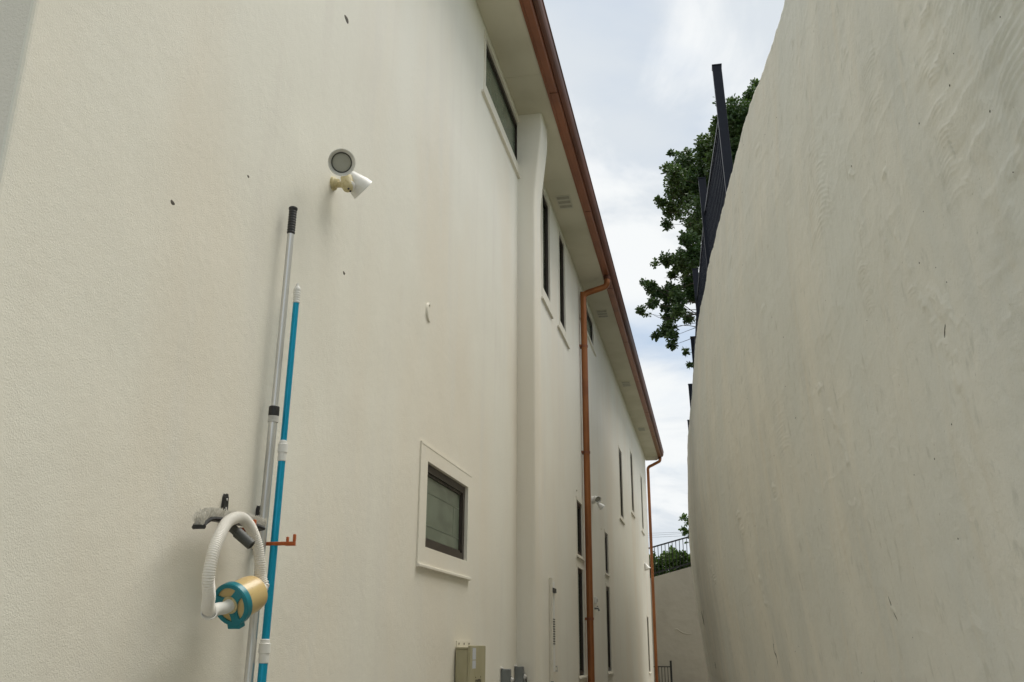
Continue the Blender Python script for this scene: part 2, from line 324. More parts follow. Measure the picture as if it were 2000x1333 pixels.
# downpipes
def downpipe(pts, n, brackets, r=.041):
    P = spline(pts, n)
    mb = MB(); mb.tube(P, r, 20)
    o = mb.build('downpipe', 'pipe', house, smooth=True)
    for bz in brackets:
        yb_, xb_ = pts[-1][1], pts[-1][0]
        b = MB(); b.lathe((xb_, yb_, bz), (0, 0, 1), [(0, r+.001), (0, r+.005), (.03, r+.005), (.03, r+.001)], 20, cap=False)
        b.box(FX-.001, xb_-r+.004, yb_-.05, yb_-.035, bz, bz+.03); b.box(FX-.001, xb_-r+.004, yb_+.035, yb_+.05, bz, bz+.03)
        b.build('pipe_bracket', 'copper', o)
    MB().lathe((*pts[0][:2], pts[0][2]-.0), (0, 0, 1), [(-.02, r+.006), (.03, r+.006)], 20).build('outlet_collar', 'copper_dark', o)
    return o
downpipe([(-1.118, 11.36, 6.245), (-1.118, 11.36, 6.19), (-1.135, 11.37, 6.145), (-1.18, 11.37, 6.12), (-1.30, 11.37, 6.085), (-1.395, 11.37, 6.055), (-1.43, 11.37, 6.02), (-1.44, 11.37, 5.96), (-1.44, 11.37, 5.5), (-1.44, 11.37, .02)], 8, (1.9, 3.9, 5.3))
downpipe([(-1.118, 23.86, 6.245), (-1.118, 23.86, 6.20), (-1.14, 23.87, 6.16), (-1.20, 23.88, 6.13), (-1.33, 23.9, 6.07), (-1.41, 23.9, 6.03), (-1.44, 23.9, 5.97), (-1.44, 23.9, 5.85), (-1.44, 23.9, 5.0), (-1.44, 23.9, .02)], 8, (), .038)
# plaster scar and mud spots on the wall (parts of the house)
def blob(name, m, y, z, ry, rz, h, n=14, parent=house):
    mb = MB(); K = 5
    for k in range(K):
        f = k/(K-1)
        for j in range(n):
            a = 2*math.pi*j/n; q = (1-f)*(1+.10*math.sin(3*a+y*9))
            mb.v.append((FX-.0015+h*math.sin(f*math.pi/2), y+ry*q*math.cos(a), z+rz*q*math.sin(a)))
    for k in range(K-1):
        for j in range(n): mb.f.append((k*n+j, k*n+(j+1) % n, (k+1)*n+(j+1) % n, (k+1)*n+j))
    return mb.build(name, m, parent, smooth=True)
for y, z, r in ((3.351, 4.357, .02), (2.209, 2.847, .009), (3.518, 3.154, .010), (2.625, 3.155, .006)):
    blob('mud_spot', 'mud', y, z, r*2.0, r*1.15, .003)
mb = MB(); pts = [(FX+.001, 4.775+.05*math.cos(t), 3.42+.05*math.sin(t)) for t in np.linspace(R(70), R(300), 14)]
mb.tube(pts, [.003+.009*math.sin(math.pi*k/13) for k in range(14)], 8); mb.build('plaster_scar', 'trim', house, smooth=True)
blob('plaster_scar', 'trim', 10.82, 3.36, .05, .02, .012); blob('plaster_scar', 'trim', 13.3, 3.2, .05, .02, .012)

# ------------------------------------------------------------------ retaining wall
TP = [(1.33, -4), (.96, 0), (.74, 2.2), (.645, 3.4), (0.575, 4.327), (0.541, 4.6), (0.510, 4.85), (0.470, 5.151), (0.412, 5.465), (0.374, 5.815), (0.332, 6.204), (0.288, 6.644), (0.240, 7.031), (0.194, 7.508), (0.115, 8.306), (0.036, 9.226), (-0.029, 10.398), (-0.094, 12.211), (-0.155, 13.411), (-0.235, 15.198), (-0.300, 17.293), (-.30, 18.3), (-.27, 19.2), (-.18, 20.2), (0, 21.1), (.4, 22), (1.2, 22.7), (2.5, 23.2), (6, 23.7), (12, 24)]
ZW = 4.9
def vnoise(u, v, seed):
    g_ = np.random.default_rng(seed).random((256, 256)); iu = np.floor(u).astype(int); iv = np.floor(v).astype(int)
    fu, fv = u-iu, v-iv; fu = fu*fu*fu*(fu*(6*fu-15)+10); fv = fv*fv*fv*(fv*(6*fv-15)+10); a = lambda p, q: g_[p % 256, q % 256]
    return (a(iu, iv)*(1-fu)+a(iu+1, iv)*fu)*(1-fv)+(a(iu, iv+1)*(1-fu)+a(iu+1, iv+1)*fu)*fv-.5
def fbm(u, v, seed, o_=4): return sum(vnoise(u*2**k, v*2**k, seed+k)*.5**k for k in range(o_))
def retaining():
    T = np.array(TP, float); seg = np.r_[0, np.cumsum(np.hypot(*np.diff(T, axis=0).T))]
    y2s = lambda y: float(np.interp(y, T[:21, 1], seg[:21]))
    s = np.r_[np.arange(0, y2s(1.8), .1), np.arange(y2s(1.8), y2s(4.4), .010), np.arange(y2s(4.4), y2s(5), .014), np.arange(y2s(5), y2s(9), .025), np.arange(y2s(9), y2s(19), .05), np.arange(y2s(19), seg[-1]+.1, .12)]
    # smooth plan curve: interpolate finely then box-blur
    fs = np.linspace(0, seg[-1], 4000); fx = np.interp(fs, seg, T[:, 0]); fy = np.interp(fs, seg, T[:, 1]); k = 61
    pad = lambda a: np.r_[a[0]+(a[1]-a[0])*np.arange(-(k//2), 0), a, a[-1]+(a[-1]-a[-2])*np.arange(1, k//2+1)]
    fx = np.convolve(pad(fx), np.ones(k)/k, 'valid'); fy = np.convolve(pad(fy), np.ones(k)/k, 'valid')
    X = np.interp(s, fs, fx); Y = np.interp(s, fs, fy); tx = np.gradient(X, s); ty = np.gradient(Y, s); l_ = np.hypot(tx, ty); nx, ny = -ty/l_, tx/l_
    z = np.r_[np.arange(-.1, 1.2, .05), np.arange(1.2, 1.9, .0095), np.arange(1.9, 3.62, .0055), np.arange(3.62, ZW-.0001, .0095), ZW]
    Zg, Sg = np.meshgrid(z, s); Yg = Y[:, None]+0*Zg
    lean = np.interp(z, [-.2, 1.1, 1.7, 2.2, 3.0, 3.4, 3.9, 4.9], [.24, .14, .075, .02, -.04, -.052, -.045, 0]); lean = np.convolve(np.r_[[lean[0]]*10, lean, [lean[-1]]*10], np.ones(21)/21, 'valid')
    d = .018*fbm(Sg/1.6, Zg/1.1, 3, 3)+.004*fbm(Sg/.22, Zg/.5, 11, 3)+.0016*fbm(Sg/.05, Zg/.09, 21, 3)
    # long drag marks of the trowel, mostly vertical
    d += .0016*(1-2*np.abs(fbm(Sg/.35+Zg/.9, Zg/.16, 33, 4)))**3; st = fbm(Sg/.10, Zg/1.4, 31, 3); d += .0040*np.abs(st)*(fbm(Sg/.8, Zg/.8, 41, 2) > -.1)
    # swept comb arcs: (y centre, half width, z0, z1, curvature, pitch, depth)
    arcs = [(2.40, .13, 2.72, 3.60, -3.4, .0165, .0022), (1.80, .58, 2.30, 3.25, -1.15, .023, .0030), (1.80, .55, 2.0, 2.40, -1.6, .030, .0024), (3.36, .10, 2.72, 3.02, -4.5, .015, .0018), (3.30, .08, 3.02, 3.14, -6, .015, .0016), (2.89, .09, 2.62, 2.78, -5, .015, .0018), (2.15, .2, 3.2, 3.7, -2, .022, .0020), (2.9, .16, 3.3, 3.6, -2.5, .018, .0012), (3.9, .3, 3.3, 3.8, -1, .024, .0012), (2.55, .16, 1.5, 1.85, -3, .022, .0014), (3.0, .12, 1.55, 1.75, -4, .018, .0013), (5.2, .3, 2.5, 3.0, -1, .024, .001)]
    jit = fbm(Sg/.30, Zg/.20, 51, 3)
    for yc, hw, z0, z1, c, p, amp in arcs:
        u = (Yg-yc)/hw
        ph = (Zg - c*(Yg-yc-.15*hw)**2 + .012*jit)/p; fr = ph-np.floor(ph)
        ridge = np.where(fr < .75, fr/.75, (1-fr)/.25)
        wnd = np.clip(1.25-np.abs(u)**2.2, 0, 1)*np.clip((Zg-z0)/.06, 0, 1)*np.clip((z1-Zg)/.06, 0, 1)*np.clip(.55+2.6*fbm(Sg/.13, Zg/.045, 61, 2), 0, 1.2)
        d += 2.3*amp*ridge*wnd
    # lumps, folds and torn edges: (y, z, ry, rz, tilt, height)
    lumps = [(2.69, 2.533, .06, .05, .4, .008), (2.735, 2.455, .05, .05, -.5, -.006), (2.74, 2.42, .08, .03, .5, .005), (2.62, 2.46, .05, .02, .8, .005), (2.75, 2.60, .05, .03, .2, .005), (2.92, 3.092, .035, .018, 0, .012), (3.2, 3.77, .07, .035, .6, .008), (4.36, 2.748, .06, .03, 0, .010), (3.05, 2.9, .03, .06, .2, .006), (7.07, 2.53, .10, .05, 0, .018), (7.02, 2.42, .10, .05, .2, .012), (5.67, 2.50, .05, .035, 0, .012), (5.67, 2.45, .04, .025, 0, -.008), (4.1, 2.18, .03, .02, 0, .006), (9.8, 2.3, .3, .09, .2, .015), (5.3, 3.5, .05, .03, .1, .007), (3.9, 1.743, .05, .02, .4, .008), (3.3, 3.3, .04, .015, .5, .008), (6.4, 4.3, .1, .04, 0, .01), (5.2, 4.5, .06, .03, 0, .01)]
    for y_, z_, ry, rz, tl, h in lumps:
        du = (Yg-y_); dz = (Zg-z_)-tl*du; q = (du/ry)**2+(dz/rz)**2
        d += .55*h*np.clip(1.25-q-2.2*np.abs(fbm(Sg/.05, Zg/.03, 71, 3)), 0, 1)**.7
    # long folds running down, with the crack below
    def fold(pts, wd, h):
        nonlocal d
        P = np.array(pts, float)
        for a, b in zip(P, P[1:]):
            t = np.clip(((Yg-a[0])*(b[0]-a[0])*.1+(Zg-a[1])*(b[1]-a[1]))/((b[0]-a[0])**2*.1+(b[1]-a[1])**2), 0, 1)
            yc = a[0]+(b[0]-a[0])*t; zc = a[1]+(b[1]-a[1])*t
            d += .6*h*np.exp(-((Yg-yc)/(wd*2.6))**2-((Zg-zc)/wd)**2)*np.clip(.5+2.4*fbm(Sg/.15, Zg/.05, 81, 3), 0, 1.3)
    fold([(6.62, 2.05), (6.56, 1.874), (6.58, 1.7)], .012, .012); fold([(6.58, 1.66), (6.60, 1.491)], .006, -.012)
    fold([(13.6, 2.1), (14.3, 1.95)], .02, -.02); fold([(13.1, 1.5), (13.04, 1.25)], .01, -.02)
    fold([(2.84, 2.62), (2.77, 2.50), (2.72, 2.42), (2.70, 2.30)], .012, .008); fold([(3.95, 1.83), (3.87, 1.65)], .006, -.008); fold([(4.25, 2.62), (4.1, 2.35)], .012, .006); fold([(2.95, 2.95), (2.86, 2.70)], .010, .005)
    xx = X[:, None]+nx[:, None]*d+lean[None, :]*np.clip(-nx, 0, 1)[:, None]; yy = Y[:, None]+ny[:, None]*d
    zz = Zg.copy()
    topj = .018*fbm(s/.25, s*0, 91, 4)+.012*fbm(s/.06, s*0, 95, 2); zz[:, -1] += topj; zz[:, -2] += topj*.9; zz[:, -3] += topj*.7; zz[:, -4] += topj*.5; zz[:, -5] += topj*.3
    # rounded arris, coping and back face
    extra = [(.012, .004), (.03, .006), (.26, .0), (.27, -.5)]
    ex = [X-nx*a+nx*d[:, -1]*(.5 if a < .1 else 0) for a, b in extra]; ey = [Y-ny*a for a, b in extra]; ez = [ZW+b+topj for a, b in extra]
    xx = np.c_[xx, np.array(ex).T]; yy = np.c_[yy, np.array(ey).T]; zz = np.c_[zz, np.array(ez).T]
    n, m = xx.shape; V = np.stack([xx, yy, zz], -1).reshape(-1, 3)
    i = np.arange(n-1)[:, None]*m+np.arange(m-1)[None, :]; F = np.stack([i, i+1, i+m+1, i+m], -1).reshape(-1, 4)
    me = bpy.data.meshes.new('retaining_wall'); me.vertices.add(len(V)); me.vertices.foreach_set('co', V.astype(np.float32).ravel())
    me.loops.add(F.size); me.loops.foreach_set('vertex_index', F.astype(np.int32).ravel()); me.polygons.add(len(F)); me.polygons.foreach_set('loop_start', np.arange(0, F.size, 4, dtype=np.int32)); me.polygons.foreach_set('loop_total', np.full(len(F), 4, dtype=np.int32))
    me.update(calc_edges=True); me.validate(); o = place('retaining_wall', me, 'render'); me.shade_smooth()
    bx, by = X-nx*.25, Y-ny*.25
    return o, bx, by, V.reshape(n, m, 3)
rw, bx, by, RV = retaining()
tag(rw, 'tall curved retaining wall with rough trowelled cream render on the right of the passage', 'wall')
def surf(y, z):
    k = np.argmin((RV[:, :-4, 1]-y)**2+(RV[:, :-4, 2]-z)**2); return RV[:, :-4].reshape(-1, 3)[k]
for cr in ([(6.58, 1.64), (6.60, 1.58), (6.57, 1.53), (6.61, 1.48)], [(3.93, 1.80), (3.90, 1.76), (3.89, 1.72), (3.86, 1.69)], [(14.4, 2.12), (14.3, 2.0), (14.4, 1.9)], [(13.1, 1.45), (13.0, 1.32)], [(2.70, 2.49), (2.73, 2.46), (2.72, 2.43)]):
    P = [Vector(surf(*c))+Vector((.0012, 0, 0)) for c in cr]; P = spline(P, 4); n_ = len(P)
    MB().tube(P, [.0006+(.0026 if cr[0][0] < 10 else .009)*math.sin(math.pi*k/(n_-1)) for k in range(n_)], 6).build('crack', 'mud', rw, smooth=True)
mb = MB()
for k in range(90):
    y_ = 1.95+8*random.random()**1.8; z_ = random.uniform(1.4, 4.8); p = surf(y_, z_); q_ = random.uniform(.0015, .004)
    mb.lathe(p, (1, 0, 0), [(-.0012, q_*.5), (-.0004, q_), (.002, q_)], 7)
mb.build('pit', 'mud', rw)['kind'] = 'stuff'
# garden above the wall
idx = list(range(0, len(bx), 12))+[len(bx)-1]; mb = MB()
for k in idx: mb.v += [(float(bx[k]), float(by[k]), ZW-.12), (float(bx[k])+3, float(by[k])*1.0+.0, ZW-.05), (45, float(by[k])+.0, ZW+1.5)]
for q in range(len(idx)-1):
    for c in range(2): mb.f.append((q*3+c, q*3+c+1, q*3+c+4, q*3+c+3))
o = mb.build('upper_garden', 'grass', smooth=True); o['kind'] = 'structure'

# steel fence on the retaining wall
posts = [(7.394, .326), (9.525, .165), (12.171, .037), (15.174, -.066), (18.178, -.185), (21.305, -.288)]
fence = thing('steel_fence', (.35, 7.4, ZW), 'navy black steel picket fence standing along the top of the retaining wall', 'fence')
LN = -.030; ZP = 6.6
lx = lambda x, z: x+(z-ZP)*LN
pk = {}
for k, (y, x) in enumerate(posts):
    h = .040
    q = MB(); b = [(lx(x, 4.88), y, 4.88), (lx(x, ZP), y, ZP)]
    V = [(p[0]+i*h, p[1]+j*h, p[2]) for p in b for i, j in ((-1,-1), (1,-1), (1,1), (-1,1))]
    q.add(V, [(0,3,2,1), (4,5,6,7), (0,1,5,4), (1,2,6,5), (2,3,7,6), (3,0,4,7)])
    po = q.build('post', 'navy', fence, bevel=.003)
    MB().box(x-.044, x+.044, y-.044, y+.044, ZP+.001, ZP+.012).build('cap', 'navy', po)
    if k == len(posts)-1: break
    y2, x2 = posts[k+1]; L_ = Vector((x2-x, y2-y)); d_ = L_.normalized(); n_ = Vector((d_.y, -d_.x)); zt, zb = 6.17, 5.02
    for zr in (zt, zb):
        c = Vector((lx((x+x2)/2, zr), (y+y2)/2, zr)); MB().obox(c, (d_.x*(L_.length/2-.041), d_.y*(L_.length/2-.041), 0), (n_.x*.016, n_.y*.016, 0), (0, 0, .019)).build('rail', 'navy', fence)
    npk = int(L_.length/.115)
    if 'm' not in pk:
        zl, zh = zb+.0195, zt-.0195; w_ = .0105; V = [((z_-zt)*LN+i*w_, j*w_, z_-zt) for z_ in (zl, zh) for i, j in ((-1,-1), (1,-1), (1,1), (-1,1))]
        me = bpy.data.meshes.new('picket'); me.from_pydata(V, [], [(0,3,2,1), (4,5,6,7), (0,1,5,4), (1,2,6,5), (2,3,7,6), (3,0,4,7)]); me.materials.append(M['navy']); pk['m'] = me
    for j in range(1, npk):
        t = j/npk; oo = bpy.data.objects.new('picket', pk['m']); COL.objects.link(oo); oo.location = (lx(x+(x2-x)*t, zt), y+(y2-y)*t, zt); attach(oo, fence)

# ------------------------------------------------------------------ rear wall, its fence, gate, hedge
rz = lambda x: 3.33+.262*(x+1.5)
mb = MB(); xs = [-8+.5*k for k in range(33)]
for x in xs: z_ = min(max(rz(x), 2.2), 5.6); mb.v += [(x, 25.0, -.05), (x, 25.0, z_), (x, 25.2, z_), (x, 25.2, -.05)]
for k in range(len(xs)-1):
    for c in range(3): mb.f.append((k*4+c, k*4+c+1, k*4+c+5, k*4+c+4))
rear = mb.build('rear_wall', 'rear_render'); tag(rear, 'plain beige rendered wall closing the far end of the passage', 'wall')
pts = [(-1.02, 24.997, 2.0), (-.98, 24.997, 2.035), (-.932, 24.997, 2.035), (-.86, 24.997, 1.985), (-.78, 24.997, 1.945), (-.70, 24.997, 1.925), (-.62, 24.997, 1.925), (-.55, 24.997, 1.945)]
P = spline(pts, 4); mb = MB(); mb.tube(P, [.004+.012*math.sin(math.pi*k/(len(P)-1)) for k in range(len(P))], 8); o = mb.build('plaster_ridge', 'rear_render', rear, smooth=True)
mb = MB()
for x in xs: z_ = min(max(rz(x), 2.2), 5.6); mb.v += [(x, 25.2, z_-.15), (x, 60, z_-.3)]
for k in range(len(xs)-1): mb.f.append((k*2, k*2+1, k*2+3, k*2+2))
o = mb.build('rear_garden', 'grass', smooth=True); o['kind'] = 'structure'
rf = thing('rear_fence', (-1.2, 25.1, 3.4), 'thin black picket fence sloping along the far end wall in front of the hedge', 'fence')
for off in (.775, .10):
    x0, x1 = -3.5, 2.5; c = Vector(((x0+x1)/2, 25.1, rz((x0+x1)/2)+off)); dv = Vector((x1-x0, 0, rz(x1)-rz(x0)))/2
    MB().obox(c, dv, (0, .016, 0), (0, 0, .019)).build('rail', 'iron', rf)
me = None
for k in range(int(6/.094)+1):
    x = -3.5+k*.094
    if me is None:
        mm = MB().box(-.009, .009, -.009, .009, -.0, .76); me = bpy.data.meshes.new('picket'); me.from_pydata(mm.v, [], mm.f); me.materials.append(M['iron'])
    oo = bpy.data.objects.new('picket', me); COL.objects.link(oo); oo.location = (x, 25.1, rz(x)+.005); attach(oo, rf)
gt = thing('metal_gate', (-1.3, 24.6, 0), 'low black picket gate beside the far corner of the house', 'gate')
k_ = 24.6/24.0
MB().box(-1.145, -1.095, 24.58, 24.63, 0, 1.285).build('post', 'iron', gt, bevel=.003)
MB().box(-1.9, -1.146, 24.59, 24.62, 1.125, 1.15).build('rail', 'iron', gt); MB().box(-1.9, -1.146, 24.59, 24.62, .10, .13).build('rail', 'iron', gt)
for k in range(10):
    x = -1.20-k*.075; MB().box(x-.008, x+.008, 24.597, 24.613, .131, 1.124).build('picket', 'iron', gt)

# ------------------------------------------------------------------ foliage
def rosettes(C, nleaf, size, wid, seed):
    """C: n x 3 centres; each gets nleaf leaves pointing outward; returns verts, faces"""
    g_ = np.random.default_rng(seed); n = len(C); C = np.repeat(C, nleaf, 0); n2 = len(C)
    d = g_.normal(size=(n2, 3)); d[:, 2] = d[:, 2]*.7-.15; d /= np.linalg.norm(d, axis=1)[:, None]
    u = g_.normal(size=(n2, 3)); u -= d*(u*d).sum(1)[:, None]; u /= np.linalg.norm(u, axis=1)[:, None]
    nn = np.cross(d, u); L_ = size*g_.uniform(.65, 1.2, n2)[:, None]; W_ = wid*g_.uniform(.8, 1.2, n2)[:, None]
    b = C+d*.15*L_; f1 = .12*L_
    V = np.stack([b, b+d*L_*.35+u*W_*.42+nn*f1*.4, b+d*L_*.72+u*W_*.5+nn*f1*.3, b+d*L_-nn*f1*.4, b+d*L_*.72-u*W_*.5+nn*f1*.3, b+d*L_*.35-u*W_*.42+nn*f1*.4], 1).reshape(-1, 3)
    i = np.arange(n2)[:, None]*6; F = np.concatenate([i+np.array([[0, 1, 2, 3]]), i+np.array([[0, 3, 4, 5]])])
    return V, F
def npmesh(name, V, F, m, parent=None):
    me = bpy.data.meshes.new(name); me.vertices.add(len(V)); me.vertices.foreach_set('co', V.astype(np.float32).ravel())
    me.loops.add(F.size); me.loops.foreach_set('vertex_index', F.astype(np.int32).ravel()); me.polygons.add(len(F)); me.polygons.foreach_set('loop_start', np.arange(0, F.size, 4, dtype=np.int32)); me.polygons.foreach_set('loop_total', np.full(len(F), 4, dtype=np.int32))
    me.update(calc_edges=True); return place(name, me, m, parent)
def tree():
    t = thing('oak_tree', (2.6, 14.5, 4.85), 'dark green leafy tree hanging over the fence above the retaining wall', 'tree')
    g_ = np.random.default_rng(5); pts = []
    for (x, y, z, r) in CL:
        n = int(max(8, (r/.05)**2*14)); dd = g_.normal(size=(n, 3)); dd /= np.linalg.norm(dd, axis=1)[:, None]
        rad = r*g_.random(n)**.45; pts.append(np.array([x, y, z])+dd*rad[:, None]*np.array([1, 1.15, .95]))
    C = np.concatenate(pts)
    keep = fbm(C[:, 0]*2.6+40, C[:, 2]*2.6+C[:, 1]*1.3+70, 5, 3) > -.22; C = C[keep]
    V, F = rosettes(C, 6, .058, .030, 9); npmesh('crown', V, F, 'leaf', t)
    base = Vector((2.6, 14.5, 4.7)); fork = Vector((2.1, 14.3, 6.6))
    mb = MB(); mb.tube(spline([base, (2.5, 14.5, 5.6), fork, (1.9, 14.2, 8.5), (1.9, 14.2, 10.5)], 5), [.24-.009*k for k in range(21)], 12); mb.build('trunk', 'bark', t, smooth=True)
    hubs = [Vector((.75, 13.6, 7.0)), Vector((.85, 13.8, 8.1)), Vector((1.2, 14, 9.6)), Vector((.5, 13.5, 6.2))]
    st = [Vector((2.12, 14.3, 6.5)), Vector((1.95, 14.2, 7.4)), Vector((1.9, 14.2, 8.8)), Vector((2.3, 14.4, 6.0))]
    for a, b in zip(st, hubs):
        m_ = MB(); mid = (a+b)/2+Vector((0, 0, .2)); m_.tube(spline([a, mid, b], 4), [.075-.007*k for k in range(9)], 8)
        for (x, y, z, r) in CL:
            c = Vector((x, y, z))
            if min(hubs, key=lambda h: (h-c).length) is b:
                v_ = c-b; e_ = b+v_*.93; q = b+v_*.33+Vector((g_.uniform(-.1, .1), g_.uniform(-.12, .12), g_.uniform(-.02, .14))); q2 = b+v_*.68+Vector((g_.uniform(-.09, .09), g_.uniform(-.1, .1), g_.uniform(-.05, .1))); m_.tube(spline([b, q, q2, e_], 3), [.010-.0009*k for k in range(10)], 5)
        m_.build('limb', 'bark', t, smooth=True)
CL = [(0.84, 13.12, 9.54, 0.296), (1.11, 13.33, 9.99, 0.16), (1.26, 14.12, 10.73, 0.086), (0.7, 13.82, 10.31, 0.166), (0.52, 13.13, 9.5, 0.07), (0.92, 13.61, 9.43, 0.304), (0.38, 13.67, 9.34, 0.239), (0.51, 13.22, 9.39, 0.125), (0.04, 14.03, 9.31, 0.244), (-0.17, 13.16, 8.61, 0.182), (-0.23, 13.55, 9.25, 0.055), (-0.31, 13.72, 9.07, 0.095), (-0.35, 13.6, 8.59, 0.124), (-0.07, 13.82, 8.72, 0.3), (-0.45, 14.03, 8.63, 0.096), (-0.26, 14.34, 8.62, 0.162), (-0.0, 13.4, 8.14, 0.257), (0.27, 13.91, 8.92, 0.319), (-0.39, 13.97, 8.18, 0.118), (-0.46, 13.41, 7.99, 0.06), (-0.39, 13.0, 7.94, 0.103), (0.11, 14.36, 8.31, 0.209), (0.48, 13.42, 8.91, 0.311), (0.66, 13.44, 9.18, 0.314), (-0.55, 14.25, 7.63, 0.079), (-0.59, 13.82, 7.44, 0.046), (-0.37, 13.66, 7.45, 0.136), (-0.2, 14.08, 7.77, 0.156), (-0.03, 13.04, 7.48, 0.145), (0.14, 13.99, 8.0, 0.156), (-0.11, 13.52, 7.31, 0.194), (0.07, 13.13, 7.23, 0.189), (-0.32, 13.92, 7.27, 0.076), (-0.07, 14.3, 7.3, 0.203), (-0.64, 13.29, 6.84, 0.094), (-0.6, 13.88, 6.97, 0.091), (-0.76, 13.42, 6.98, 0.051), (-0.55, 14.04, 7.28, 0.054), (-0.37, 14.01, 6.98, 0.168), (-0.19, 13.31, 6.65, 0.188), (-0.04, 14.16, 7.01, 0.154), (-0.68, 13.92, 6.8, 0.083), (-0.84, 13.96, 6.71, 0.068), (-0.76, 14.15, 6.72, 0.061), (-0.6, 13.6, 6.7, 0.059), (-0.44, 14.06, 6.78, 0.091), (-0.4, 14.23, 6.66, 0.123), (-0.24, 13.14, 6.36, 0.107), (-0.12, 14.19, 6.61, 0.084), (-0.42, 13.55, 6.23, 0.124), (-0.6, 13.67, 6.18, 0.073), (-0.37, 13.2, 5.99, 0.085), (-0.39, 13.98, 6.1, 0.06), (-0.07, 13.41, 6.41, 0.087), (-0.17, 14.22, 6.06, 0.053), (-0.11, 13.39, 5.6, 0.043), (-0.06, 13.79, 6.12, 0.037), (-0.07, 13.56, 6.23, 0.051), (3.08, 13.53, 7.15, 0.45), (3.06, 16.39, 10.0, 0.46), (1.46, 14.17, 6.7, 0.34), (1.92, 15.98, 6.9, 0.36), (2.73, 15.94, 10.84, 0.44), (1.92, 14.82, 9.62, 0.31), (3.27, 14.16, 9.07, 0.43), (3.24, 14.74, 8.91, 0.34), (2.74, 13.26, 8.56, 0.41), (3.54, 14.26, 6.39, 0.41), (1.9, 15.54, 8.13, 0.38), (3.94, 14.25, 7.94, 0.37), (2.69, 13.15, 8.87, 0.48), (3.46, 15.81, 10.15, 0.35), (2.7, 14.07, 7.53, 0.41), (2.22, 15.09, 9.04, 0.32), (2.58, 14.24, 9.62, 0.32), (1.79, 14.7, 8.2, 0.43), (1.73, 13.84, 7.9, 0.35), (2.86, 16.27, 6.89, 0.38), (3.24, 16.07, 11.0, 0.33), (2.86, 16.06, 6.55, 0.42), (1.8, 15.64, 10.71, 0.41), (1.33, 13.04, 8.25, 0.47), (1.99, 15.28, 8.2, 0.35), (3.34, 13.94, 8.05, 0.45), (2.74, 15.7, 8.73, 0.33), (2.59, 16.03, 8.96, 0.49), (1.3, 14.06, 9.91, 0.44), (2.93, 15.26, 10.42, 0.44), (2.89, 14.88, 9.43, 0.36), (3.24, 15.08, 9.99, 0.4), (1.38, 14.79, 10.33, 0.43), (3.17, 14.25, 7.98, 0.44), (1.53, 16.01, 10.42, 0.49), (2.08, 14.21, 9.4, 0.33), (2.71, 15.24, 9.69, 0.3), (3.65, 14.41, 8.35, 0.41), (2.11, 16.08, 7.3, 0.41), (1.69, 15.11, 10.49, 0.34), (2.5, 15.44, 9.77, 0.39), (3.15, 15.27, 7.96, 0.43), (2.97, 15.38, 8.7, 0.37), (2.56, 16.21, 7.18, 0.33), (1.34, 15.95, 10.95, 0.35), (2.07, 13.53, 9.12, 0.4), (3.64, 15.77, 10.58, 0.4), (3.07, 14.88, 7.19, 0.4), (3.99, 16.16, 6.4, 0.43), (2.25, 13.3, 6.96, 0.46), (4.08, 14.72, 8.1, 0.4), (3.7, 15.56, 6.6, 0.34), (3.82, 14.62, 9.39, 0.46)]
tree()
# hedge beyond the rear wall
hd = thing('garden_hedge', (-1, 26.7, 3.3), 'bushy mid green hedge behind the thin black fence at the far end', 'hedge')
g_ = np.random.default_rng(12); n = 8000
x = g_.uniform(-4.5, 2.6, n); top = 4.04+.09*np.sin(x*5.1)+.06*np.sin(x*11+1)+.05*np.sin(x*23)-.05*x; zz = rz(x)-.1+(top-rz(x)+.1)*g_.random(n)**.7; yy = 26.5+g_.uniform(-.25, .6, n)+.25*np.abs(np.sin(x*3))
V, F = rosettes(np.stack([x, yy, zz], 1), 4, .085, .045, 4); npmesh('foliage', V, F, 'hedge', hd)
mb = MB()
for k in range(9): xx_ = -4+.75*k; mb.tube([(xx_, 26.8, float(rz(xx_))-.3), (xx_+.1, 26.8, 4.0)], [.03, .012], 6)
mb.build('stem', 'bark', hd)
# small tree at the right end of the rear wall, a few sprigs of it in view
stt = thing('small_tree', (.6, 26.2, 3.8), 'small tree with loose bright sprigs above the thin black fence', 'tree')
pts = []
for (x_, z_, r_, n_) in ((-.66, 5.02, .09, 16), (-.70, 4.70, .07, 10), (-.58, 4.62, .10, 20), (-.55, 4.85, .08, 12), (-.50, 4.40, .10, 16), (-.1, 4.9, .4, 150), (.5, 5.2, .6, 300), (.3, 4.5, .4, 140)):
    dd = g_.normal(size=(n_, 3)); dd /= np.linalg.norm(dd, axis=1)[:, None]; pts.append(np.array([x_, 26.2, z_])+dd*(r_*g_.random(n_)**.4)[:, None])
V, F = rosettes(np.concatenate(pts), 4, .09, .05, 6); npmesh('crown', V, F, 'hedge', stt)
mb = MB(); mb.tube([(.6, 26.2, 3.5), (.5, 26.2, 4.4), (.4, 26.2, 5.1)], [.05, .04, .02], 8); mb.tube([(.5, 26.2, 4.3), (-.1, 26.2, 4.7), (-.62, 26.2, 4.95)], [.03, .02, .006], 6); mb.tube([(-.1, 26.2, 4.65), (-.65, 26.2, 4.62)], [.02, .006], 6); mb.build('trunk', 'bark', stt, smooth=True)
# overhead wires
for k, (za, zb, lab) in enumerate(((8.47, 8.53, 'topmost thin overhead wire crossing the far sky'), (8.34, 8.46, 'middle thin overhead wire crossing the far sky'), (8.21, 8.31, 'lowest thin overhead wire crossing the far sky'))):
    sl = (zb-za)/1.9; P = [(xq, 60, za+sl*(xq+3.58)*.6+.0006*(xq+2.6)**2) for xq in np.linspace(-32, 28, 41)]
    tag(MB().tube(P, .008, 5).build('overhead_wire', 'wire'), lab, 'wire', 'overhead wires far beyond the passage')

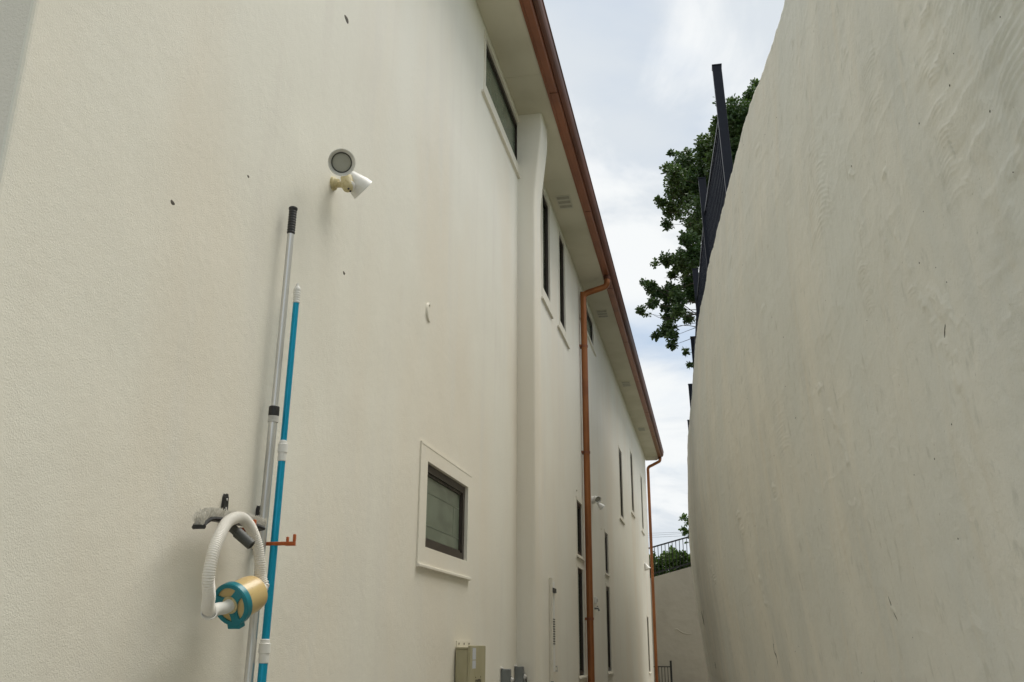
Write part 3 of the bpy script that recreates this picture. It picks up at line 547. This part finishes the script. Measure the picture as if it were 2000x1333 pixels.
# ------------------------------------------------------------------ poles
def lean_pts(a, b, z): t = (z-a[2])/(b[2]-a[2]); return (a[0]+(b[0]-a[0])*t, a[1]+(b[1]-a[1])*t, z)
sp_ = thing('telescopic_pole', (-1.41, 2.86, .02), 'silver aluminium telescopic pole with black ribbed grip leaning on the wall', 'pole')
A = (-1.458, 2.90, 3.148); B = (-1.462, 2.866, .02)
q = lambda z: lean_pts(A, B, z)
MB().tube([q(.02), q(2.355)], .0150, 20).build('lower_tube', 'alu', sp_, smooth=True)
MB().tube([q(2.36), q(3.07)], .0122, 20).build('upper_tube', 'alu', sp_, smooth=True)
MB().lathe(q(2.335), (0, 0, 1), [(0, .0155), (.0, .018), (.022, .018), (.022, .0155)], 20).build('lower_collar', 'lgrey', sp_, smooth=True)
MB().lathe(q(2.358), (0, 0, 1), [(0, .0165), (.002, .0185), (.032, .0185), (.034, .0165), (.034, .0125)], 20).build('clamp_collar', 'black', sp_, smooth=True)
pr = [(0, .0122)]
for k in range(9): pr += [(.002+k*.0105, .0135), (.005+k*.0105, .0150), (.0085+k*.0105, .0150), (.0105+k*.0105, .0135)]
pr += [(.102, .0165), (.108, .0165), (.111, .013)]
MB().lathe(q(3.055), Vector(A)-Vector(B), pr, 20).build('grip', 'black', sp_, smooth=True)
MB().lathe(q(.012), (0, 0, 1), [(0, .012), (.0, .016), (.06, .016)], 16).build('foot', 'black', sp_)
bp_ = thing('pool_brush_pole', (-1.42, 2.93, .02), 'bright blue aluminium pool pole with white plastic tip and joints', 'pole')
A = (-1.455, 2.985, 2.886); B = (-1.385, 2.80, .02)
MB().tube([q(.02), q(1.575)], .0145, 20).build('lower_tube', 'blue', bp_, smooth=True)
MB().tube([q(1.575), q(2.235)], .0128, 20).build('middle_tube', 'blue', bp_, smooth=True)
MB().tube([q(2.235), q(2.83)], .0112, 20).build('upper_tube', 'blue', bp_, smooth=True)
for z_, r1 in ((1.545, .0175), (2.207, .0160)):
    MB().lathe(q(z_), (0, 0, 1), [(0, r1-.003), (.002, r1-.001), (.030, r1-.001), (.031, r1+.001), (.060, r1+.001), (.062, r1-.002), (.072, r1-.003), (.074, r1-.006)], 20).build('joint', 'white', bp_, smooth=True)
pr = [(0, .012), (.002, .0135)]
for k in range(5): pr += [(.006+k*.009, .0135), (.008+k*.009, .0122), (.011+k*.009, .0122), (.013+k*.009, .0135)]
pr += [(.058, .0125), (.066, .009), (.067, .006), (.078, .005), (.080, .002)]
MB().lathe(q(2.81), (0, 0, 1), pr, 20).build('tip', 'white', bp_, smooth=True)

# ------------------------------------------------------------------ wall hooks, brush, hose, leaf canister
def hook(y, zc, zarm, tip, label):
    h = thing('wall_hook', (FX, y, zc), label, 'hook', 'two wall hooks for pool gear')
    mb = MB(); pf = [(-.013, zarm-.02), (.013, zarm-.02), (.016, zarm+.02), (.012, zc+.035), (.006, zc+.045), (-.006, zc+.045), (-.012, zc+.035), (-.016, zarm+.02)]
    n = len(pf); mb.v = [(FX+.0005, y+a*.9, b) for a, b in pf]+[(FX+.010, y+a*.9, b) for a, b in pf]
    mb.f = [tuple(range(n)), tuple(range(2*n-1, n-1, -1))]+[(k, (k+1) % n, n+(k+1) % n, n+k) for k in range(n)]
    pl = mb.build('back_plate', 'black', h, bevel=.0015)
    for dz in (.028, .0, -.028): MB().lathe((FX+.010, y, zc+dz), (1, 0, 0), [(0, .0042), (.0018, .0042), (.0024, .003)], 12).build('screw', 'lgrey', pl)
    a = MB(); a.box(FX+.010, tip, y-.006, y+.006, zarm-.006, zarm+.006)
    a.box(tip-.008, tip, y-.006, y+.006, zarm+.006, zarm+.030); a.box(tip-.032, tip-.025, y-.006, y+.006, zarm+.006, zarm+.022); a.build('arm', 'orange', h, bevel=.002)
    a = MB(); a.box(tip-.034, tip+.001, y-.0065, y+.0065, zarm-.0075, zarm-.0062); a.build('arm_tip', 'orange', h)
    return h
hook(2.685, 2.01, 1.943, -1.383, 'black and orange wall hook carrying the white hose and brush head')
hook(2.915, 2.005, 1.923, -1.352, 'black and orange wall hook holding the two poles upright')
br = thing('pool_wall_brush', (-1.43, 2.6, 1.95), 'curved black pool brush head with worn grey bristles lying over the hook', 'brush')
bpts = [(-1.40, 2.385, 1.915), (-1.41, 2.40, 1.918), (-1.425, 2.44, 1.935), (-1.435, 2.49, 1.951), (-1.44, 2.55, 1.957), (-1.44, 2.62, 1.960), (-1.435, 2.68, 1.962), (-1.425, 2.74, 1.962), (-1.41, 2.78, 1.955)]
bs = spline(bpts, 5); V = []; F = []
for k, p in enumerate(bs):
    t = (bs[min(k+1, len(bs)-1)]-bs[max(k-1, 0)]).normalized(); nn = Vector((1, 0, 0)); nn = (nn-t*nn.dot(t)).normalized(); up_ = t.cross(nn)
    if up_.z < 0: up_ = -up_
    V += [p+nn*.016-up_*.006, p+nn*.019+up_*.000, p+nn*.016+up_*.006, p-nn*.016+up_*.006, p-nn*.019, p-nn*.016-up_*.006]
for k in range(len(bs)-1):
    for j in range(6): F.append((k*6+j, k*6+(j+1) % 6, (k+1)*6+(j+1) % 6, (k+1)*6+j))
F += [tuple(range(6)), tuple(range(len(V)-1, len(V)-7, -1))]
MB().add(V, F).build('brush_frame', 'black', br, smooth=True, angle=50)
mb = MB()
for k in range(1500):
    i = random.uniform(2, len(bs)-1.01); p = bs[int(i)].lerp(bs[int(i)+1], i % 1)+Vector((random.uniform(-.014, .014), 0, .005)); t_ = Vector((random.gauss(0, .25), random.gauss(0, .25)-.0, 1)).normalized()*random.uniform(.020, .031); s_ = Vector((.0007, .0009, 0)); s2 = Vector((.0007, -.0009, 0))
    mb.add([p-s_, p+s_, p+t_+s_*.7, p+t_-s_*.7], [(0, 1, 2, 3)]); mb.add([p-s2, p+s2, p+t_+s2*.7, p+t_-s2*.7], [(0, 1, 2, 3)])
o = mb.build('bristles', 'bristle', br); o['kind'] = 'stuff'
sa = Vector((-1.425, 2.60, 1.945)); sb = Vector((-1.352, 2.617, 1.884)); dv = (sb-sa).normalized()
MB().lathe(sa, dv, [(0, .013), (.03, .014), (.032, .017), (.092, .0155), (.094, .012), (.080, .011)], 20).build('handle_socket', 'dgrey', br, smooth=True)

can = thing('leaf_canister', (-1.38, 2.62, 1.73), 'amber and teal pool leaf canister hanging on its looped white hose', 'leaf canister')
ax = Vector((.18, .908, .368)).normalized(); Fc = Vector((-1.395, 2.598, 1.713))
side = ax.cross(Vector((0, 0, 1))).normalized(); upv = side.cross(ax).normalized()
if upv.z < 0: upv = -upv
KC = .88; kp = lambda p: [(a*KC, b*KC) for a, b in p]
pt = lambda a, b, c: Fc+(side*a+upv*b+ax*c)*KC
MB().lathe(Fc, ax, kp([(.010, .0625), (.012, .0655), (.04, .0650), (.10, .0640), (.122, .060), (.132, .050), (.134, .03)]), 48).build('canister_body', 'amber', can, smooth=True, angle=30)
MB().lathe(Fc, ax, kp([(.004, .060), (.009, .0655)]), 48).build('canister_face', 'amber', can)
# teal cap: hub with three arms and ring
n = 144; ro, ri = .0725, .057; mb = MB()
def gap(th):
    best = ri
    for k in range(3):
        ph = R(90+12)+k*2*math.pi/3; cx, cy, rr_ = .081*math.cos(ph), .081*math.sin(ph), .0555
        b_ = cx*math.cos(th)+cy*math.sin(th); disc = b_*b_-(cx*cx+cy*cy-rr_*rr_)
        if disc > 0 and b_ > 0:
            r0 = b_-math.sqrt(disc)
            if r0 < best: best = r0
    return best
TH = [2*math.pi*k/n for k in range(n)]
rows = []
for th in TH:
    c_, s_ = math.cos(th), math.sin(th); g0 = gap(th); b0 = len(mb.v)
    mb.v += [pt(g0*c_, g0*s_, -.003), pt(g0*c_, g0*s_, .008), pt(ri*c_, ri*s_, -.003), pt(ri*c_, ri*s_, .008), pt((ro-.003)*c_, (ro-.003)*s_, -.004), pt(ro*c_, ro*s_, 0), pt(ro*c_, ro*s_, .022), pt((ro-.006)*c_, (ro-.006)*s_, .024)]
    rows.append(b0)
ce = len(mb.v); mb.v.append(pt(0, 0, -.003))
for k in range(n):
    a, b = rows[k], rows[(k+1) % n]
    mb.f.append((ce, a, b))
    if gap(TH[k]) < ri-1e-6 or gap(TH[(k+1) % n]) < ri-1e-6: mb.f += [(a, a+1, b+1, b), (a+2, b+2, b+3, a+3)]
    else: mb.f.append((a, a+2, b+2, b))
    mb.f += [(a+2, a+4, b+4, b+2), (a+4, a+5, b+5, b+4), (a+5, a+6, b+6, b+5), (a+6, a+7, b+7, b+6)]
cap = mb.build('cap_ring', 'teal', can, smooth=True, angle=35)
MB().obox(pt(.0, -.074, .012), side*.022, upv*.008, ax*.014).build('foot', 'teal', can, bevel=.003)
MB().lathe(Fc-ax*.002, -ax, [(0, .026), (.003, .026), (.003, .019)], 28).build('inlet_collar', 'yellowed', can, smooth=True)
el0 = Fc-ax*.004
elb = spline([el0, el0-ax*.022, Vector((-1.404, 2.535, 1.698)), Vector((-1.399, 2.500, 1.690)), Vector((-1.394, 2.474, 1.692))], 5)
MB().tube(elb, [.0185]*6+[.018]*9+[.0205]*6, 24).build('inlet_elbow', 'white', can, smooth=True)
MB().lathe(elb[-1]-Vector((0, -.004, .006)), Vector((.03, -.06, .03)), [(-.002, .0175), (0, .0225), (.004, .0225), (.004, .0195)], 28, cap=False).build('elbow_rim', 'white', can, smooth=True)
ou = Fc+ax*.117+side*(.004 if side.x > 0 else -.004); MB().lathe(ou, ax, [(0, .021), (.028, .020), (.03, .017), (.035, .017)], 24).build('outlet', 'white', can, smooth=True)
hp = [tuple(elb[-1]+Vector((0, .006, 0))), (-1.386, 2.452, 1.700), (-1.366, 2.418, 1.728), (-1.355, 2.385, 1.775), (-1.354, 2.392, 1.836), (-1.364, 2.437, 1.893), (-1.388, 2.520, 1.945), (-1.398, 2.610, 1.970), (-1.397, 2.668, 1.955), (-1.390, 2.700, 1.920), (-1.382, 2.716, 1.883), (-1.376, 2.722, 1.844), (-1.374, 2.728, 1.805), tuple(ou+ax*.034+Vector((0, 0, .008))), tuple(ou+ax*.022)]
H0 = spline(hp, 40); cum = [0]
for a, b in zip(H0, H0[1:]): cum.append(cum[-1]+(b-a).length)
tot = cum[-1]; ribs = int(tot/.0066); m_ = ribs*6; cx_ = np.interp(np.linspace(0, tot, m_), cum, [p.x for p in H0]); cy_ = np.interp(np.linspace(0, tot, m_), cum, [p.y for p in H0]); cz_ = np.interp(np.linspace(0, tot, m_), cum, [p.z for p in H0])
MB().tube([Vector(t) for t in zip(cx_, cy_, cz_)], [.0165+.0014*(1 if (k % 6) in (1, 2, 3) else -.6) for k in range(m_)], 22).build('corrugated_hose', 'hose', can, smooth=True, angle=60)

# ------------------------------------------------------------------ floodlights
def cone_head(o, d, s, parent, face=True):
    d = Vector(d).normalized()
    hb = MB().lathe(Vector(o)-d*.085*s, d, [(0, .012*s), (.004*s, .022*s), (.030*s, .025*s), (.036*s, .024*s), (.045*s, .030*s), (.10*s, .050*s), (.125*s, .0545*s), (.128*s, .0545*s), (.1285*s, .0520*s), (.112*s, .0445*s), (.098*s, .0405*s)], 40, cap=False).build('lamp_head', 'white', parent, smooth=True)
    MB().lathe(Vector(o)-d*.085*s, d, [(.1000*s, .0355*s), (.1020*s, .0415*s)], 40, cap=False).build('bezel', 'dgrey', hb)
    MB().lathe(Vector(o)-d*.085*s, d, [(.096*s, .035*s), (.1005*s, .0365*s), (.104*s, .030*s), (.1055*s, .01*s)], 40).build('lens', 'lens', hb, smooth=True)
    return hb
fl = thing('twin_floodlight', (FX, 3.33, 3.49), 'near white twin head sensor floodlight above the poles', 'floodlight', 'floodlights on the house wall')
C0 = Vector((-1.36, 3.07, 3.450)); cone_head(C0+Vector((0, .02, .0)), Vector((.36, -.80, -.46)), 1.0, fl)
cone_head(Vector((-1.395, 3.340, 3.492)), Vector((.46, .50, -.46)), .98, fl)
MB().lathe((FX, 3.33, 3.495), (1, 0, 0), [(0, .030), (.010, .030), (.014, .022), (.03, .018)], 24).build('base_plate', 'yellowed', fl, smooth=True)
MB().tube([(FX+.02, 3.33, 3.49), (-1.44, 3.315, 3.475)], .014, 14).build('stem', 'yellowed', fl, smooth=True)
mb = MB(); mb.lathe((-1.425, 3.30, 3.505), (.25, -.25, -1), [(0, .018), (.008, .026), (.055, .027), (.075, .020), (.082, .010)], 20); bd = mb.build('sensor_body', 'yellowed', fl, smooth=True)
MB().lathe((-1.41, 3.295, 3.462), (.6, -.45, -.6), [(0, .022), (.018, .0215), (.026, .014), (.028, .004)], 20).build('sensor_lens', 'white', bd, smooth=True)
for dy_ in (-.012, .010): MB().lathe((-1.398, 3.278+dy_, 3.428), (.3, -.4, -1), [(0, .0045), (.003, .0045)], 10).build('screw', 'black', bd)
fl = thing('twin_floodlight', (FX, 12.45, 3.45), 'cream twin head floodlight just right of the near downpipe', 'floodlight', 'floodlights on the house wall')
cone_head((-1.42, 12.20, 3.46), (.55, -.75, -.5), .85, fl); cone_head((-1.40, 12.45, 3.40), (.6, .3, -.6), .8, fl)
MB().lathe((FX, 12.3, 3.46), (1, 0, 0), [(0, .05), (.03, .05), (.07, .02)], 20).build('base_plate', 'white', fl, smooth=True)
fl = thing('small_floodlight', (FX, 22.0, 3.36), 'small white cone floodlight beside the far downpipe', 'floodlight', 'floodlights on the house wall')
MB().lathe((FX+.02, 22.0, 3.43), (.45, -.1, -1), [(0, .02), (.02, .03), (.14, .075), (.145, .06)], 24).build('lamp_head', 'white', fl, smooth=True)
MB().lathe((FX, 22.0, 3.42), (1, 0, 0), [(0, .035), (.03, .03)], 16).build('base_plate', 'white', fl)

# ------------------------------------------------------------------ electrical gear at the foot of the wall
cb_ = thing('electrical_cabinet', (FX, 5.7, .5), 'tall beige metal electrical cabinet with lettered door below the small window', 'cabinet')
X1 = -1.407
MB().box(FX+.006, X1-.012, 5.51, 5.884, .45, 1.585).build('cabinet_body', 'cabinet', cb_, bevel=.004)
dr = MB().box(X1-.011, X1+.004, 5.505, 5.889, .445, 1.604).build('door', 'cabinet', cb_, bevel=.003)
MB().box(FX+.006, X1-.008, 5.503, 5.887, 1.5855, 1.594).build('cabinet_lid', 'cabinet', cb_)
MB().box(X1-.008, X1+.006, 5.495, 5.5045, 1.37, 1.43).build('door_handle', 'cabinet', dr)
MB().lathe((X1-.012, 5.506, 1.375), (0, -1, 0), [(0, .005), (.006, .005)], 10).build('lock', 'black', dr)
MB().box(X1+.0042, X1+.0052, 5.555, 5.635, 1.525, 1.59).build('sticker', 'sticker', dr); MB().box(X1+.0042, X1+.0052, 5.555, 5.635, 1.475, 1.52).build('sticker', 'sticker', dr)
tf = bpy.data.curves.new('door_lettering', 'FONT'); tf.body = 'jemi'; tf.size = .085; tf.extrude = .0005
to = bpy.data.objects.new('door_lettering', tf); me = bpy.data.meshes.new_from_object(to)
me.transform(Matrix.Translation((X1+.0052, 5.63, 1.375)) @ Matrix(((0, 0, 1), (1, 0, 0), (0, 1, 0))).to_4x4()); place('door_lettering', me, 'ink', dr); bpy.data.objects.remove(to)
t = MB().box(FX+.0005, FX+.006, 5.54, 5.86, 1.594, 1.63).build('mounting_flange', 'trim', cb_)
for y_ in (5.58, 5.70, 5.82): MB().lathe((FX+.006, y_, 1.614), (1, 0, 0), [(0, .006), (.003, .006)], 10).build('screw', 'mud', t)
for y_, zt, lab in ((6.76, 1.448, 'grey isolator box nearer the beige cabinet with a round knob'), (7.235, 1.456, 'grey isolator box by the pier corner, right of its twin')):
    xx_ = FX if y_ < 7 else FX
    ib = thing('isolator_box', (FX, y_, 1.2), lab, 'isolator box', 'grey isolator boxes low on the wall')
    bd = MB().box(FX+.001, -1.432, y_, y_+.05, 1.16, zt).build('box_body', 'meter', ib, bevel=.006)
    MB().box(-1.4318, -1.427, y_+.004, y_+.046, 1.17, zt-.045).build('box_cover', 'meter', ib, bevel=.002)
    MB().lathe((-1.427, y_+.025, zt-.075), (1, -.1, 0), [(0, .022), (.006, .022), (.008, .016), (.018, .014)], 20).build('knob', 'lgrey', ib, smooth=True)
    MB().box(-1.418, -1.408, y_+.015, y_+.035, zt-.14, zt-.075).build('knob_lever', 'dgrey', ib)
    MB().box(FX+.0005, FX+.018, y_-.012, y_+.03, zt+.0005, zt+.012).build('sealant', 'white', ib, bevel=.003)
du = thing('cable_duct', (FX, 8.93, 1.6), 'narrow off white cable duct with slotted middle on the house wall', 'cable duct')
MB().box(FX+.001, FX+.022, 8.83, 9.03, 1.38, 2.19).build('duct_cover', 'white', du, bevel=.003)
MB().box(FX+.001, FX+.03, 8.82, 8.86, 1.30, 2.215).build('duct_edge', 'trim', du)
MB().box(FX+.0225, FX+.04, 8.85, 9.02, 2.085, 2.125).build('clip', 'black', du)
for k in range(11):
    z_ = 1.62+k*.022
    MB().box(FX+.0222, FX+.026, 8.865, 8.93, z_, z_+.009).build('slot', 'dgrey', du); MB().box(FX+.0222, FX+.026, 8.945, 9.01, z_, z_+.009).build('slot', 'dgrey', du)
MB().box(FX+.001, FX+.012, 8.90, 8.98, .1, 1.30).build('conduit', 'meter', du)
hk = MB(); hk.box(FX+.0005, FX+.03, 9.10, 9.115, 1.375, 1.39); hk.box(FX+.0005, FX+.03, 9.10, 9.115, 1.415, 1.43); hk.box(FX+.022, FX+.03, 9.10, 9.115, 1.3905, 1.4145)
tag(hk.build('wall_staple', 'lgrey'), 'tiny grey staple hook beside the slotted duct', 'staple')
for z_, m_, lab, s_ in ((2.172, 'white', 'small white weatherproof outlet box right of the near downpipe', .04), (2.069, 'meter', 'small grey tap under the white outlet box', .022)):
    t = thing('outlet_box' if m_ == 'white' else 'garden_tap', (FX, 12.35, z_), lab, 'outlet' if m_ == 'white' else 'tap')
    if m_ == 'white': MB().box(FX+.001, FX+.03, 12.30, 12.42, z_-s_, z_+s_).build('box_body', m_, t, bevel=.005); MB().box(FX+.031, FX+.04, 12.33, 12.39, z_-.02, z_+.02).build('socket_flap', 'lgrey', t, bevel=.003)
    else: MB().tube([(FX+.001, 12.31, z_), (FX+.05, 12.31, z_), (FX+.06, 12.31, z_-.03)], .012, 10).build('spout', m_, t, smooth=True); MB().box(FX+.035, FX+.045, 12.27, 12.35, z_+.02, z_+.03).build('handle', m_, t)
